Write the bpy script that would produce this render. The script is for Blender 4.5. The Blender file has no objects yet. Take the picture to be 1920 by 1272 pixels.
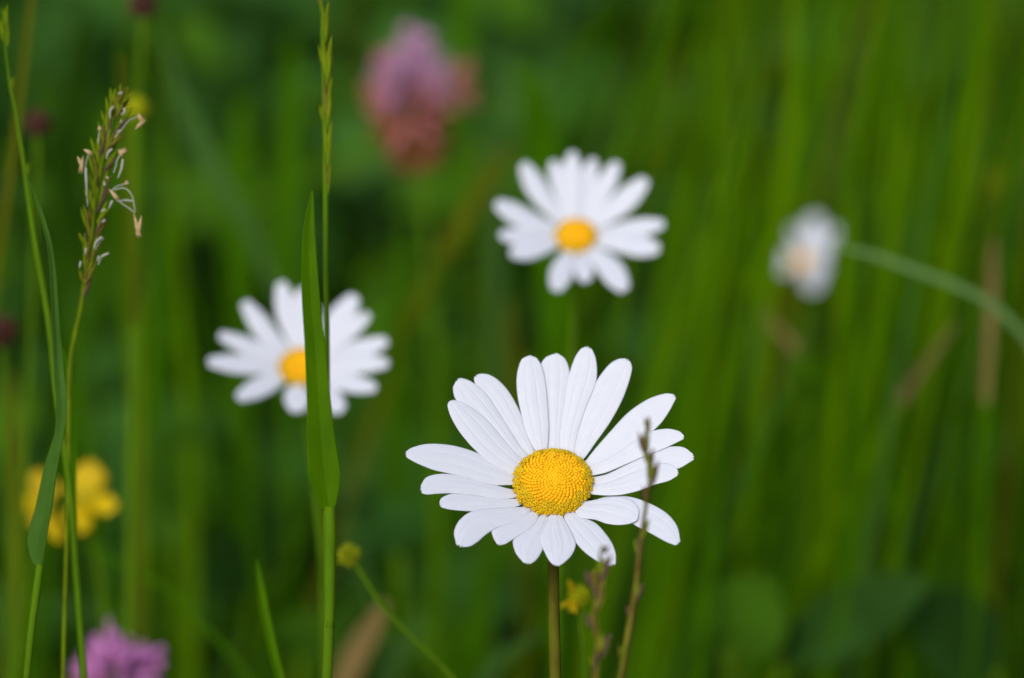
import bpy, math, random
from mathutils import Vector, Matrix

# ------------------------------------------------------------------ camera, world, sun
SC = bpy.context.scene
COL = SC.collection
TH = math.radians(20.0)
CAM = Vector((0.0, 0.0, 0.62))
F = Vector((0, math.cos(TH), -math.sin(TH)))
U = Vector((0, math.sin(TH), math.cos(TH)))
R = Vector((1, 0, 0))
LENS, SENS = 105.0, 23.6
K = SENS / LENS
FOCUS = 0.787

cam_d = bpy.data.cameras.new('camera')
cam = bpy.data.objects.new('camera', cam_d)
COL.objects.link(cam)
cam.location = CAM
cam.rotation_euler = (math.radians(90) - TH, 0, 0)
cam_d.lens = LENS
cam_d.sensor_width = SENS
cam_d.sensor_fit = 'HORIZONTAL'
cam_d.clip_start = 0.02
cam_d.clip_end = 500
cam_d.dof.use_dof = True
cam_d.dof.focus_distance = FOCUS
cam_d.dof.aperture_fstop = 5.6
cam_d.dof.aperture_blades = 9
SC.camera = cam

SUN_EL, SUN_AZ = math.radians(44), math.radians(205)
w = bpy.data.worlds.new('World')
SC.world = w
w.use_nodes = True
nt = w.node_tree
nt.nodes.clear()
sky = nt.nodes.new('ShaderNodeTexSky')
sky.sky_type = 'NISHITA'
sky.sun_disc = False
sky.sun_elevation = SUN_EL
sky.sun_rotation = SUN_AZ
sky.air_density = 1.0
sky.dust_density = 4.0
bg = nt.nodes.new('ShaderNodeBackground')
bg.inputs[1].default_value = 0.15
out = nt.nodes.new('ShaderNodeOutputWorld')
nt.links.new(sky.outputs[0], bg.inputs[0])
nt.links.new(bg.outputs[0], out.inputs[0])

sl = bpy.data.lights.new('sun', 'SUN')
sl.energy = 1.5
sl.angle = math.radians(30)
sl.color = (1.0, 0.98, 0.95)
sun = bpy.data.objects.new('sun', sl)
COL.objects.link(sun)
sdir = Vector((math.sin(SUN_AZ) * math.cos(SUN_EL), math.cos(SUN_AZ) * math.cos(SUN_EL), math.sin(SUN_EL)))
sun.rotation_euler = sdir.to_track_quat('Z', 'Y').to_euler()

SC.view_settings.view_transform = 'Standard'
SC.view_settings.look = 'None'
SC.view_settings.exposure = 0.0
SC.view_settings.gamma = 1.0
SC.render.engine = 'CYCLES'
SC.cycles.use_denoising = True
SC.cycles.max_bounces = 8
SC.cycles.transmission_bounces = 6

# ------------------------------------------------------------------ helpers
rnd = random.Random(7)


def P(px, py, d):
    return CAM + F * d + R * ((px - 960) / 1920 * K * d) + U * (-(py - 636) / 1920 * K * d)


def S(d):                       # metres per photo pixel at depth d
    return K * d / 1920


def leafmat(name, col, col2=None, trans=0.3, rough=0.5, scale=400, stretch=1.0, spec=0.03, bump=0.0):
    m = bpy.data.materials.new(name)
    m.use_nodes = True
    n = m.node_tree
    n.nodes.clear()
    o = n.nodes.new('ShaderNodeOutputMaterial')
    p = n.nodes.new('ShaderNodeBsdfPrincipled')
    p.inputs['Roughness'].default_value = rough
    p.inputs['Specular IOR Level'].default_value = spec
    col2 = col2 or tuple(c * 0.7 for c in col)
    tc = n.nodes.new('ShaderNodeTexCoord')
    mp = n.nodes.new('ShaderNodeMapping')
    mp.inputs['Scale'].default_value = (1, 1, 1 / stretch)
    nz = n.nodes.new('ShaderNodeTexNoise')
    nz.inputs['Scale'].default_value = scale
    nz.inputs['Detail'].default_value = 4
    cr = n.nodes.new('ShaderNodeValToRGB')
    cr.color_ramp.elements[0].position = 0.35
    cr.color_ramp.elements[1].position = 0.65
    cr.color_ramp.elements[0].color = (*col2, 1)
    cr.color_ramp.elements[1].color = (*col, 1)
    n.links.new(tc.outputs['Object'], mp.inputs[0])
    n.links.new(mp.outputs[0], nz.inputs[0])
    n.links.new(nz.outputs[0], cr.inputs[0])
    n.links.new(cr.outputs[0], p.inputs['Base Color'])
    if bump:
        b = n.nodes.new('ShaderNodeBump')
        b.inputs['Strength'].default_value = bump
        b.inputs['Distance'].default_value = 0.0003
        n.links.new(nz.outputs[0], b.inputs['Height'])
        n.links.new(b.outputs[0], p.inputs['Normal'])
    last = p.outputs[0]
    if trans > 0:
        t = n.nodes.new('ShaderNodeBsdfTranslucent')
        n.links.new(cr.outputs[0], t.inputs[0])
        mx = n.nodes.new('ShaderNodeMixShader')
        mx.inputs[0].default_value = trans
        n.links.new(last, mx.inputs[1])
        n.links.new(t.outputs[0], mx.inputs[2])
        last = mx.outputs[0]
    n.links.new(last, o.inputs[0])
    return m


class MB:
    def __init__(s):
        s.v, s.f, s.m, s.uv = [], [], [], None

    def grid(s, rows, closed=False, mi=0, cap=False):
        """rows: list of equal-length lists of Vectors"""
        b = len(s.v)
        nc = len(rows[0])
        for r in rows:
            s.v.extend(r)
        for i in range(len(rows) - 1):
            for j in range(nc if closed else nc - 1):
                k = (j + 1) % nc
                s.f.append((b + i * nc + j, b + i * nc + k, b + (i + 1) * nc + k, b + (i + 1) * nc + j))
                s.m.append(mi)
        if cap and closed:
            s.f.append(tuple(b + j for j in range(nc))[::-1]); s.m.append(mi)
            s.f.append(tuple(b + (len(rows) - 1) * nc + j for j in range(nc))); s.m.append(mi)

    def tube(s, pts, rad, sides=8, mi=0, ribs=0.0):
        rows = []
        n = len(pts)
        ref = Vector((0.3, 1, 0.1)).normalized()
        for i, p in enumerate(pts):
            t = (pts[min(i + 1, n - 1)] - pts[max(i - 1, 0)])
            t = t.normalized() if t.length > 1e-9 else Vector((0, 0, 1))
            a = t.cross(ref)
            if a.length < 1e-3:
                a = t.cross(Vector((1, 0, 0)))
            a.normalize()
            b = t.cross(a)
            r = rad[i] if isinstance(rad, (list, tuple)) else rad
            rows.append([p + (a * math.cos(q) + b * math.sin(q)) * r * (1 + ribs * (j % 2))
                         for j, q in ((j, 2 * math.pi * j / sides) for j in range(sides))])
        s.grid(rows, True, mi, True)

    def lens(s, base, tip, r, sides=8, mi=0, bulge=0.45, seg=7, bend=None):
        pts, rad = [], []
        for i in range(seg + 1):
            t = i / seg
            p = base.lerp(tip, t)
            if bend is not None:
                p = p + bend * (4 * t * (1 - t))
            pts.append(p)
            x = t / bulge if t < bulge else (1 - t) / (1 - bulge)
            rad.append(max(r * 0.06, r * math.sin(max(0, min(1, x)) * math.pi / 2) ** 0.8))
        s.tube(pts, rad, sides, mi)

    def ribbon(s, pts, wid, face, yaw=0.0, fold=0.25, mi=0, cols=3, vein=0.0):
        """blade strip with a shallow V or channel across"""
        rows = []
        n = len(pts)
        for i, p in enumerate(pts):
            t = (pts[min(i + 1, n - 1)] - pts[max(i - 1, 0)]).normalized()
            y = yaw[i] if isinstance(yaw, (list, tuple)) else yaw
            a = t.cross(face)
            if a.length < 1e-3:
                a = Vector((1, 0, 0))
            a.normalize()
            nn = a.cross(t)
            a2 = a * math.cos(y) + nn * math.sin(y)
            n2 = -a * math.sin(y) + nn * math.cos(y)
            row = []
            for j in range(cols):
                u = j / (cols - 1) * 2 - 1
                row.append(p + a2 * (u * wid[i] / 2) + n2 * ((abs(u) * fold + vein * (j % 2)) * wid[i] / 2))
            rows.append(row)
        s.grid(rows, False, mi)

    def build(s, name, mats, parent=None, smooth=True, thick=0.0):
        me = bpy.data.meshes.new(name)
        me.from_pydata([tuple(v) for v in s.v], [], s.f)
        if not isinstance(mats, (list, tuple)):
            mats = [mats]
        for m in mats:
            me.materials.append(m)
        me.polygons.foreach_set('material_index', s.m)
        if smooth:
            me.polygons.foreach_set('use_smooth', [True] * len(me.polygons))
        me.update()
        o = bpy.data.objects.new(name, me)
        COL.objects.link(o)
        if parent:
            o.parent = parent
            o.matrix_parent_inverse = Matrix.Translation(-parent.location)
        if thick:
            md = o.modifiers.new('thickness', 'SOLIDIFY')
            md.thickness = thick
            md.offset = 0
        return o


def tag(o, label, cat, group=None, kind=None):
    if label:
        o['label'] = label
    if cat:
        o['category'] = cat
    if group:
        o['group'] = group
    if kind:
        o['kind'] = kind
    return o


def empty(name, loc, label, cat, group=None):
    o = bpy.data.objects.new(name, None)
    o.empty_display_size = 0.01
    COL.objects.link(o)
    o.location = loc
    return tag(o, label, cat, group)


def cr(pts, n):
    """Catmull-Rom through tuples/vectors, n samples"""
    pts = [Vector(p) for p in pts]
    m = len(pts) - 1
    o = []
    for i in range(n):
        t = i / (n - 1) * m
        k = min(int(t), m - 1)
        f = t - k
        p1, p2 = pts[k], pts[k + 1]
        p0 = pts[k - 1] if k > 0 else p1 * 2 - p2
        p3 = pts[k + 2] if k + 2 <= m else p2 * 2 - p1
        o.append(0.5 * ((2 * p1) + (p2 - p0) * f + (2 * p0 - 5 * p1 + 4 * p2 - p3) * f * f + (3 * p1 - p0 - 3 * p2 + p3) * f ** 3))
    return o


def even(pts, n):
    """resample a dense curve at even spacing"""
    L = [0.0]
    for i in range(1, len(pts)):
        L.append(L[-1] + (pts[i] - pts[i - 1]).length)
    o, j = [], 0
    for i in range(n):
        x = L[-1] * i / (n - 1)
        while j < len(L) - 2 and L[j + 1] < x:
            j += 1
        f = (x - L[j]) / max(1e-9, L[j + 1] - L[j])
        o.append(pts[j].lerp(pts[j + 1], min(1, max(0, f))))
    return o


def lin(vals, n):
    m = len(vals) - 1
    o = []
    for i in range(n):
        t = i / (n - 1) * m
        k = min(int(t), m - 1)
        o.append(vals[k] * (1 - (t - k)) + vals[k + 1] * (t - k))
    return o


def trace(pts, d, upright=0.0):
    """photo trace -> world points; upright=1 keeps the plant vertical in the world instead of in the focal plane"""
    my = sum(p[1] for p in pts) / len(pts)
    o = []
    for p in pts:
        dd = p[2] if len(p) > 2 else d + upright * 0.36 * (p[1] - my) * S(d)
        o.append(P(p[0], p[1], dd))
    return o


def to_ground(pts, spread=0.5):
    """continue a top-to-bottom list of world points down to the soil"""
    a, b = pts[-2], pts[-1]
    t = (b - a).normalized()
    if t.z > -0.3:
        t.z = -0.3
    t = (t * spread + Vector((0, 0, -1)) * (1 - spread)).normalized()
    if b.z < 0.02:
        return pts
    L = b.z / -t.z
    o = list(pts)
    t0 = (b - a).normalized()
    e = b + t * L
    for q in (0.05, 0.14, 0.3, 0.6, 1.0):
        c_ = b + t0 * (L * 0.16)
        o.append(b * (1 - q) ** 2 + c_ * (2 * q * (1 - q)) + e * q * q)
    o[-1].z = -0.005
    return o


# ------------------------------------------------------------------ materials
M = {}
M['petal'] = leafmat('petal_white', (0.72, 0.76, 0.84), (0.70, 0.74, 0.825), 0.25, 0.65, 500, 1, 0.15)
M['bud'] = leafmat('floret_bud_orange', (0.93, 0.54, 0.003), (0.87, 0.46, 0.003), 0.1, 0.55, 500, 1, 0.2)
M['open'] = leafmat('floret_open_yellow', (0.85, 0.63, 0.008), (0.76, 0.53, 0.008), 0.15, 0.55, 500, 1, 0.2)
M['throat'] = leafmat('floret_throat', (0.52, 0.28, 0.006), (0.44, 0.22, 0.006), 0.0, 0.7, 500)
M['invol'] = leafmat('involucre_green', (0.07, 0.12, 0.02), (0.03, 0.04, 0.012), 0.0, 0.6, 700)
M['stem_d'] = leafmat('daisy_stem', (0.10, 0.11, 0.008), (0.075, 0.065, 0.007), 0.0, 0.5, 500, 4)
M['g_mid'] = leafmat('grass_mid', (0.07, 0.20, 0.001), (0.05, 0.155, 0.001), 0.45, 0.6, 120, 6)
M['g_yel'] = leafmat('grass_yellowish', (0.135, 0.28, 0.0), (0.105, 0.225, 0.0), 0.45, 0.6, 120, 6)
M['g_blue'] = leafmat('grass_bluish', (0.085, 0.20, 0.035), (0.065, 0.16, 0.028), 0.45, 0.6, 120, 6)
M['g_pale'] = leafmat('grass_pale_bluish', (0.13, 0.24, 0.07), (0.11, 0.21, 0.06), 0.3, 0.5, 200, 8)
M['g_left'] = leafmat('grass_leaf_greyish', (0.062, 0.155, 0.018), (0.045, 0.12, 0.013), 0.3, 0.5, 300, 12, 0.04)
M['g_bright'] = leafmat('grass_bright', (0.08, 0.20, 0.0), (0.062, 0.165, 0.0), 0.4, 0.5, 300, 12, 0.04)
M['g_dark'] = leafmat('grass_dark', (0.03, 0.085, 0.003), (0.02, 0.06, 0.003), 0.45, 0.6, 120, 6)
M['g_olive'] = leafmat('grass_olive', (0.15, 0.18, 0.008), (0.12, 0.13, 0.006), 0.45, 0.6, 120, 6)
M['g_tan'] = leafmat('grass_tan', (0.26, 0.19, 0.07), (0.20, 0.14, 0.05), 0.2, 0.7, 120, 6)
M['leaf'] = leafmat('herb_leaf', (0.09, 0.235, 0.012), (0.06, 0.16, 0.009), 0.45, 0.6, 60)
M['leaf_b'] = leafmat('herb_leaf_bluish', (0.075, 0.22, 0.032), (0.05, 0.15, 0.022), 0.45, 0.6, 60)
M['leaf_d'] = leafmat('herb_leaf_dark', (0.035, 0.105, 0.014), (0.022, 0.065, 0.009), 0.3, 0.5, 60)
M['spike'] = leafmat('spikelet_green', (0.16, 0.24, 0.006), (0.115, 0.17, 0.006), 0.2, 0.55, 300)
M['spike_p'] = leafmat('spikelet_purplish', (0.12, 0.075, 0.05), (0.08, 0.05, 0.035), 0.1, 0.6, 300)
M['spike_o'] = leafmat('spikelet_olive_brown', (0.16, 0.15, 0.02), (0.10, 0.075, 0.014), 0.1, 0.6, 300)
M['stalk'] = leafmat('stalk_green', (0.085, 0.18, 0.004), (0.065, 0.14, 0.004), 0.1, 0.6, 200, 6)
M['fil'] = leafmat('filament_pale', (0.42, 0.44, 0.36), (0.34, 0.36, 0.28), 0.2, 0.6, 300)
M['anth'] = leafmat('anther_tan', (0.45, 0.34, 0.18), (0.34, 0.24, 0.12), 0.0, 0.7, 900)
M['clov'] = leafmat('clover_mauve', (0.60, 0.36, 0.55), (0.48, 0.26, 0.40), 0.3, 0.6, 300)
M['clov_p'] = leafmat('clover_dusty_pink', (0.56, 0.22, 0.24), (0.44, 0.13, 0.11), 0.2, 0.6, 300)
M['clov_b'] = leafmat('clover_faded_brown', (0.30, 0.12, 0.06), (0.20, 0.085, 0.02), 0.1, 0.7, 300)
M['clov_m'] = leafmat('clover_magenta', (0.66, 0.29, 0.62), (0.54, 0.20, 0.49), 0.3, 0.6, 300)
M['butter'] = leafmat('buttercup_yellow', (0.64, 0.48, 0.002), (0.56, 0.39, 0.002), 0.25, 0.5, 300, 1, 0.15)
M['butter_c'] = leafmat('stamens_yellow', (0.60, 0.52, 0.02), (0.42, 0.38, 0.02), 0.0, 0.6, 900)
M['seed_g'] = leafmat('seed_green', (0.28, 0.33, 0.008), (0.19, 0.23, 0.006), 0.0, 0.6, 600)
M['bud_y'] = leafmat('bud_yellow', (0.50, 0.52, 0.01), (0.36, 0.40, 0.01), 0.1, 0.6, 600)
M['brown'] = leafmat('seedhead_brown', (0.10, 0.045, 0.03), (0.06, 0.028, 0.02), 0.0, 0.8, 300)
M['soil'] = leafmat('soil', (0.035, 0.035, 0.012), (0.018, 0.022, 0.008), 0.0, 0.95, 18, 1, 0.1, 0.6)


# ------------------------------------------------------------------ daisies and other petalled flowers
class Flower:
    def __init__(s, cx, cy, d, tilt=37.0, roll=0.0, elev=17.0, rd=0.0):
        s.cx, s.cy, s.d = cx, cy, d
        s.O = P(cx, cy, d)
        a = math.radians(roll)
        s.R = R * math.cos(a) + U * math.sin(a)
        s.Uv = -R * math.sin(a) + U * math.cos(a)
        t = math.radians(tilt)
        s.ct, s.st = math.cos(t), math.sin(t)
        s.n = -F * s.ct + s.Uv * s.st
        s.V = s.Uv * s.ct + F * s.st
        s.te = math.tan(math.radians(elev))
        s.s = S(d)
        s.rd = rd * s.s

    def h(s, r):
        return s.te * max(0.0, r - s.rd * 0.8)

    def at(s, px, py, off=0.0):
        w0 = R * ((px - s.cx) * s.s) + U * (-(py - s.cy) * s.s)
        x, y = w0.dot(s.R), w0.dot(s.Uv)
        v = y / s.ct
        for _ in range(14):
            hh = s.h(math.hypot(x, v))
            v = 0.5 * v + 0.5 * (y - hh * s.st) / s.ct
        hh = s.h(math.hypot(x, v)) + off
        p = s.O + s.R * x + s.V * v + s.n * hh
        dd = (p - CAM).dot(F)                    # keep the outline where perspective puts it
        q = s.O + (p - s.O)
        return q + (R * ((px - 960) / 1920 * K) + U * (-(py - 636) / 1920 * K)) * (dd - s.d) * 0.9

    def petal(s, A, B, layer, mat, parent, name='petal', cols=13, rows=30, relief=0.03, notch=2.6, bow=0.0, thick=0.00012):
        a0, b0 = Vector(A[0]), Vector(B[0])
        c = Vector((s.cx, s.cy))
        A = [tuple(a0 + (c - a0) * 0.22)] + list(A)
        B = [tuple(b0 + (c - b0) * 0.22)] + list(B)
        ca, cb = cr([Vector((*q, 0)) for q in A], rows), cr([Vector((*q, 0)) for q in B], rows)
        wmax = max((x - y).length for x, y in zip(ca, cb))
        ph = rnd.uniform(0, 6.28)
        g = []
        # rounded, notched tip rows beyond the last traced pair
        te = ((ca[-1] + cb[-1]) / 2 - (ca[-3] + cb[-3]) / 2).normalized()
        wt = (ca[-1] - cb[-1]).length
        tips = [(0.5, 0.5), (0.85, 0.85), (1.0, 1.0)]
        n1, n2 = rnd.uniform(0.27, 0.38), rnd.uniform(0.60, 0.72)
        d1, d2 = rnd.uniform(0.25, 1.0), rnd.uniform(0.1, 0.9)
        for i in range(rows + len(tips)):
            row = []
            t = min(1.0, i / (rows - 1))
            for j in range(cols):
                u = j / (cols - 1)
                uu = 2 * u - 1
                if i < rows:
                    q = ca[i].lerp(cb[i], 0.5 + (u - 0.5) * 1.08)
                else:
                    q = ca[-1].lerp(cb[-1], u)
                    e = tips[i - rows][0]
                    prof = (1 - abs(uu) ** 2.2)
                    nt_ = d1 * math.exp(-((u - n1) / 0.07) ** 2) + d2 * math.exp(-((u - n2) / 0.07) ** 2)
                    q = q + te * (wt * 0.22 * e * prof - notch * wmax * 0.11 * nt_ * e * e)
                wl = wmax * s.s
                env = math.sin(math.pi * min(1, 0.12 + t * 0.8)) if t < 1 else 0.35
                g1 = math.exp(-((u - 0.33) / 0.05) ** 2) + math.exp(-((u - 0.67) / 0.05) ** 2)
                off = wl * env * ((1 - uu * uu) * relief * 2.2 - relief * 0.5 * g1
                                  + relief * 0.12 * math.sin(u * 50 + ph + 1.5 * math.sin(t * 5))) + layer * 0.00016 + bow * wl * math.sin(math.pi * t)
                row.append(s.at(q.x, q.y, off))
            g.append(row)
        mb = MB()
        mb.grid(g)
        return mb.build(name, mat, parent, True, thick)


def edges(c, rd, tip, mid, wpx):
    """edge polylines of a petal from its midline"""
    c, tip, mid = Vector(c), Vector(tip), Vector(mid)
    dr = (mid - c).normalized()
    base = c + dr * rd * 0.75
    ml = cr([Vector((*base, 0)), Vector((*mid, 0)), Vector((*tip, 0))], 7)
    prof = [0.42, 0.66, 0.85, 0.97, 1.0, 0.82, 0.45]
    A, B = [], []
    for i, q in enumerate(ml):
        t = (ml[min(i + 1, 6)] - ml[max(i - 1, 0)]).normalized()
        nrm = Vector((t.y, -t.x, 0))
        hw = wpx * prof[i] / 2
        A.append((q + nrm * hw)[:2])
        B.append((q - nrm * hw)[:2])
    return A, B


def disc(fl, R0, H, count, parent, fine=True):
    """dome of florets in a golden-angle spiral: buds in the middle, opened florets toward the rim"""
    mb = MB()
    Rm = R0 * fl.s
    Hm = H * Rm
    rows = []
    for i in range(13):
        th = i / 12 * math.pi / 2
        rr = Rm * 0.97 * math.sin(th) if i else 1e-5
        hh = Hm * 0.95 * math.cos(th) - (Rm * 0.05 if i == 12 else 0) - 0.10 * Hm * math.exp(-(th / 0.22) ** 2)
        rows.append([fl.O + fl.R * (rr * math.cos(q)) + fl.V * (rr * math.sin(q)) + fl.n * hh
                     for q in (2 * math.pi * j / 32 for j in range(32))])
    mb.grid(rows, True, 3)
    ga = math.pi * (3 - math.sqrt(5))
    for k in range(count):
        f = (k + 0.5) / count
        rr = Rm * f ** 0.58 * 0.985
        q = k * ga
        st = min(1.0, rr / Rm)
        th = math.asin(st * 0.985)
        hh = Hm * math.cos(th) * 0.97 - 0.12 * Hm * math.exp(-(th / 0.22) ** 2)
        rad = fl.R * math.cos(q) + fl.V * math.sin(q)
        base = fl.O + rad * rr + fl.n * hh
        nrm = (rad * (math.sin(th) / Rm) + fl.n * (math.cos(th) / Hm)).normalized()
        cell = Rm * math.sqrt(math.pi / count) * (0.58 / 0.5) ** 0.5 * max(0.3, f) ** 0.08
        sz = cell * (0.58 + 0.05 * math.sin(k * 1.7))
        jit = Vector((rnd.uniform(-1, 1), rnd.uniform(-1, 1), rnd.uniform(-1, 1))) * cell * 0.11
        base = base + jit
        tx = nrm.cross(Vector((0.2, 0.9, 0.3))).normalized()
        ty = nrm.cross(tx)
        if f > 0.66 + rnd.uniform(-0.07, 0.07):
            # opened floret: a short tube with five spreading teeth
            ns = 10 if fine else 6
            ph = rnd.uniform(0, 6.28)
            prof = [(0.55, -0.3), (0.72, 0.5), (1.0, 0.92), (0.62, 1.0), (0.34, 0.55), (0.05, 0.45)]
            g = []
            sz2 = sz * 1.08
            for r_, z_ in prof:
                g.append([base + (tx * math.cos(a + ph) + ty * math.sin(a + ph)) * sz2 * r_ * (1.12 if (j % 2 == 0 and r_ == 1.0) else 1.0)
                          + nrm * (sz2 * (z_ + (0.12 if (j % 2 == 0 and r_ == 1.0) else 0)))
                          for j, a in ((j, 2 * math.pi * j / ns) for j in range(ns))])
            mb.grid(g[:4], True, 1)
            mb.grid(g[3:], True, 2)
            if rnd.random() < 0.5:
                mb.tube([base + nrm * sz2 * 0.3, base + nrm * sz2 * 1.25], [sz2 * 0.20, sz2 * 0.24], 5, 1)
        else:
            ns = 7
            g = []
            sq = 0.75 + 0.5 * f
            for r_, z_ in [(0.85, -0.2), (0.98, 0.25), (0.8, 0.65), (0.42, 0.9), (0.04, 0.98)]:
                g.append([base + (tx * math.cos(a) + ty * math.sin(a)) * sz * r_ + nrm * sz * z_ * sq
                          for a in (2 * math.pi * j / ns for j in range(ns))])
            mb.grid(g, True, 0)
    return mb.build('disc', [M['bud'], M['open'], M['throat'], M['bud']], parent)


def involucre(fl, R0, parent):
    mb = MB()
    Rm = R0 * fl.s
    rows = []
    for rr, hh in ((0.12, -0.62), (0.5, -0.55), (0.85, -0.33), (1.0, -0.1), (0.98, -0.02), (0.6, -0.03)):
        rows.append([fl.O + (fl.R * math.cos(q) + fl.V * math.sin(q)) * Rm * rr + fl.n * Rm * hh
                     for q in (2 * math.pi * j / 24 for j in range(24))])
    mb.grid(rows, True, 0, True)
    for ring, (r0, h0, r1, h1) in enumerate(((0.82, -0.36, 1.1, -0.07), (0.55, -0.54, 0.98, -0.22), (0.3, -0.62, 0.78, -0.42))):
        nb = 20 - ring * 4
        for j in range(nb):
            q = 2 * math.pi * (j + 0.5 * ring) / nb
            rad = fl.R * math.cos(q) + fl.V * math.sin(q)
            mb.lens(fl.O + rad * Rm * r0 + fl.n * Rm * h0, fl.O + rad * Rm * r1 + fl.n * Rm * h1, Rm * 0.11, 6, 0, 0.5, 5)
    return mb.build('involucre', M['invol'], parent)


def stem_from(fl, R0, path, rad, parent, mat, d=None):
    """path: px points from the flower downward"""
    d = d or fl.d
    start = fl.O - fl.n * (R0 * fl.s * 0.6)
    pts = to_ground([start] + trace(path, d), 0.25)
    pts = even(cr(pts, 300), 60)
    mb = MB()
    n = len(pts)
    mb.tube(pts, [rad * (0.95 + 0.25 * i / n) for i in range(n)], 14, 0, 0.06)
    return mb.build('stem', mat, parent)


def flower_root(name, fl, stempts, label, cat, group=None):
    g = to_ground(trace(stempts, fl.d), 0.25)[-1]
    return empty(name, Vector((g.x, g.y, 0)), label, cat, group)


def crop(x0, y0, sc):
    return lambda q: (x0 + q[0] / sc, y0 + q[1] / sc)


# --- the daisy in focus
DG = 'white daisies blooming in the meadow'
c1 = crop(740, 630, 2.7655)
MAIN = [
    (0, [(640, 720), (540, 665), (420, 610), (300, 575), (180, 566), (95, 582), (60, 602)], [(600, 772), (500, 768), (400, 740), (300, 712), (200, 690), (110, 655), (64, 630)]),
    (-1, [(640, 800), (560, 785), (440, 745), (320, 722), (230, 718), (165, 735), (138, 772)], [(620, 835), (540, 843), (430, 822), (300, 810), (220, 812), (170, 816), (145, 812)]),
    (-2, [(660, 840), (560, 838), (440, 824), (360, 814), (290, 818), (245, 838), (234, 860)], [(660, 868), (600, 886), (500, 898), (400, 900), (330, 896), (275, 890), (244, 882)]),
    (0, [(690, 885), (600, 893), (480, 900), (400, 916), (340, 960), (312, 1020), (322, 1080)], [(690, 920), (620, 958), (530, 990), (470, 1025), (430, 1060), (390, 1086), (362, 1092)]),
    (-1, [(740, 895), (650, 930), (580, 965), (535, 985), (508, 1005), (513, 1040), (532, 1076)], [(745, 930), (730, 960), (690, 1000), (640, 1030), (600, 1055), (575, 1072), (556, 1079)]),
    (-2, [(755, 925), (720, 970), (670, 1010), (635, 1040), (618, 1065), (632, 1120), (668, 1166)], [(800, 935), (790, 990), (780, 1040), (765, 1090), (745, 1130), (724, 1158), (704, 1173)]),
    (0, [(800, 945), (778, 1000), (763, 1040), (768, 1080), (785, 1125), (805, 1165), (822, 1183)], [(870, 940), (892, 980), (917, 1030), (932, 1080), (915, 1130), (882, 1168), (852, 1190)]),
    (-1, [(880, 935), (895, 990), (940, 1060), (985, 1110), (1030, 1145), (1075, 1175), (1100, 1187)], [(925, 905), (985, 945), (1042, 975), (1092, 1030), (1125, 1080), (1142, 1130), (1143, 1176)]),
    (-3, [(1000, 855), (1100, 828), (1200, 828), (1290, 852), (1400, 910), (1460, 980), (1478, 1056)], [(1000, 880), (1100, 900), (1200, 940), (1260, 975), (1330, 1010), (1400, 1050), (1452, 1074)]),
    (1, [(990, 862), (1060, 852), (1120, 842), (1180, 845), (1235, 868), (1262, 905), (1262, 940)], [(935, 905), (962, 940), (1040, 950), (1100, 970), (1160, 978), (1215, 974), (1250, 962)]),
    (1, [(1015, 785), (1100, 768), (1200, 730), (1300, 692), (1380, 668), (1440, 678), (1468, 703)], [(1015, 822), (1100, 828), (1180, 822), (1270, 800), (1350, 770), (1420, 752), (1464, 728)]),
    (-1, [(1015, 735), (1100, 718), (1200, 670), (1300, 622), (1400, 582), (1490, 578), (1545, 610)], [(1020, 785), (1120, 772), (1220, 730), (1320, 698), (1400, 690), (1470, 682), (1548, 640)]),
    (1, [(1005, 685), (1100, 645), (1200, 585), (1300, 515), (1400, 490), (1470, 500), (1498, 520)], [(1015, 728), (1100, 708), (1200, 665), (1290, 625), (1370, 595), (1430, 570), (1497, 538)]),
    (-1, [(985, 655), (1040, 590), (1120, 500), (1210, 405), (1310, 335), (1400, 302), (1440, 301)], [(1010, 700), (1100, 655), (1200, 590), (1300, 515), (1370, 455), (1420, 390), (1458, 322)]),
    (0, [(925, 608), (940, 520), (980, 400), (1040, 260), (1110, 160), (1160, 125), (1193, 120)], [(985, 630), (1040, 550), (1110, 450), (1170, 340), (1210, 240), (1228, 170), (1222, 138)]),
    (1, [(860, 600), (862, 500), (880, 380), (905, 230), (935, 130), (965, 78), (985, 64)], [(925, 608), (945, 510), (985, 380), (1030, 270), (1045, 200), (1040, 120), (1022, 74)]),
    (-2, [(795, 595), (788, 480), (775, 350), (762, 230), (760, 155), (785, 110), (820, 92)], [(862, 600), (866, 480), (884, 370), (900, 250), (900, 170), (880, 115), (852, 92)]),
    (1, [(735, 608), (690, 510), (660, 400), (640, 290), (640, 200), (660, 130), (690, 110)], [(790, 595), (795, 480), (788, 370), (778, 260), (760, 170), (735, 122), (712, 110)]),
    (-2, [(690, 615), (630, 540), (560, 440), (510, 355), (460, 290), (420, 240), (413, 214)], [(730, 610), (690, 510), (650, 400), (590, 290), (530, 225), (480, 197), (442, 193)]),
    (-1, [(640, 670), (570, 570), (480, 470), (395, 385), (325, 330), (306, 270), (317, 238)], [(695, 625), (640, 560), (590, 480), (530, 390), (460, 290), (390, 235), (345, 218)]),
    (1, [(610, 715), (520, 670), (430, 600), (350, 510), (300, 430), (278, 370), (282, 347)], [(668, 655), (600, 590), (540, 520), (480, 450), (410, 390), (350, 350), (308, 338)]),
]
D1 = 0.790
f1 = Flower(1036.5, 910.0, D1, 37, 0, 17, 74)
sp1 = [(1037, 985), (1037, 1080), (1039, 1180), (1041, 1272)]
root = flower_root('daisy', f1, sp1, 'large sharp white daisy with orange-yellow centre, behind the two thin brown grass spikes', 'daisy', DG)
for lay, A, B in MAIN:
    f1.petal([c1(q) for q in A], [c1(q) for q in B], lay, M['petal'], root, cols=29)
disc(f1, 74.5, 0.52, 500, root)
involucre(f1, 72, root)
stem_from(f1, 74, sp1, 11 * S(D1), root, M['stem_d'])

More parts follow.
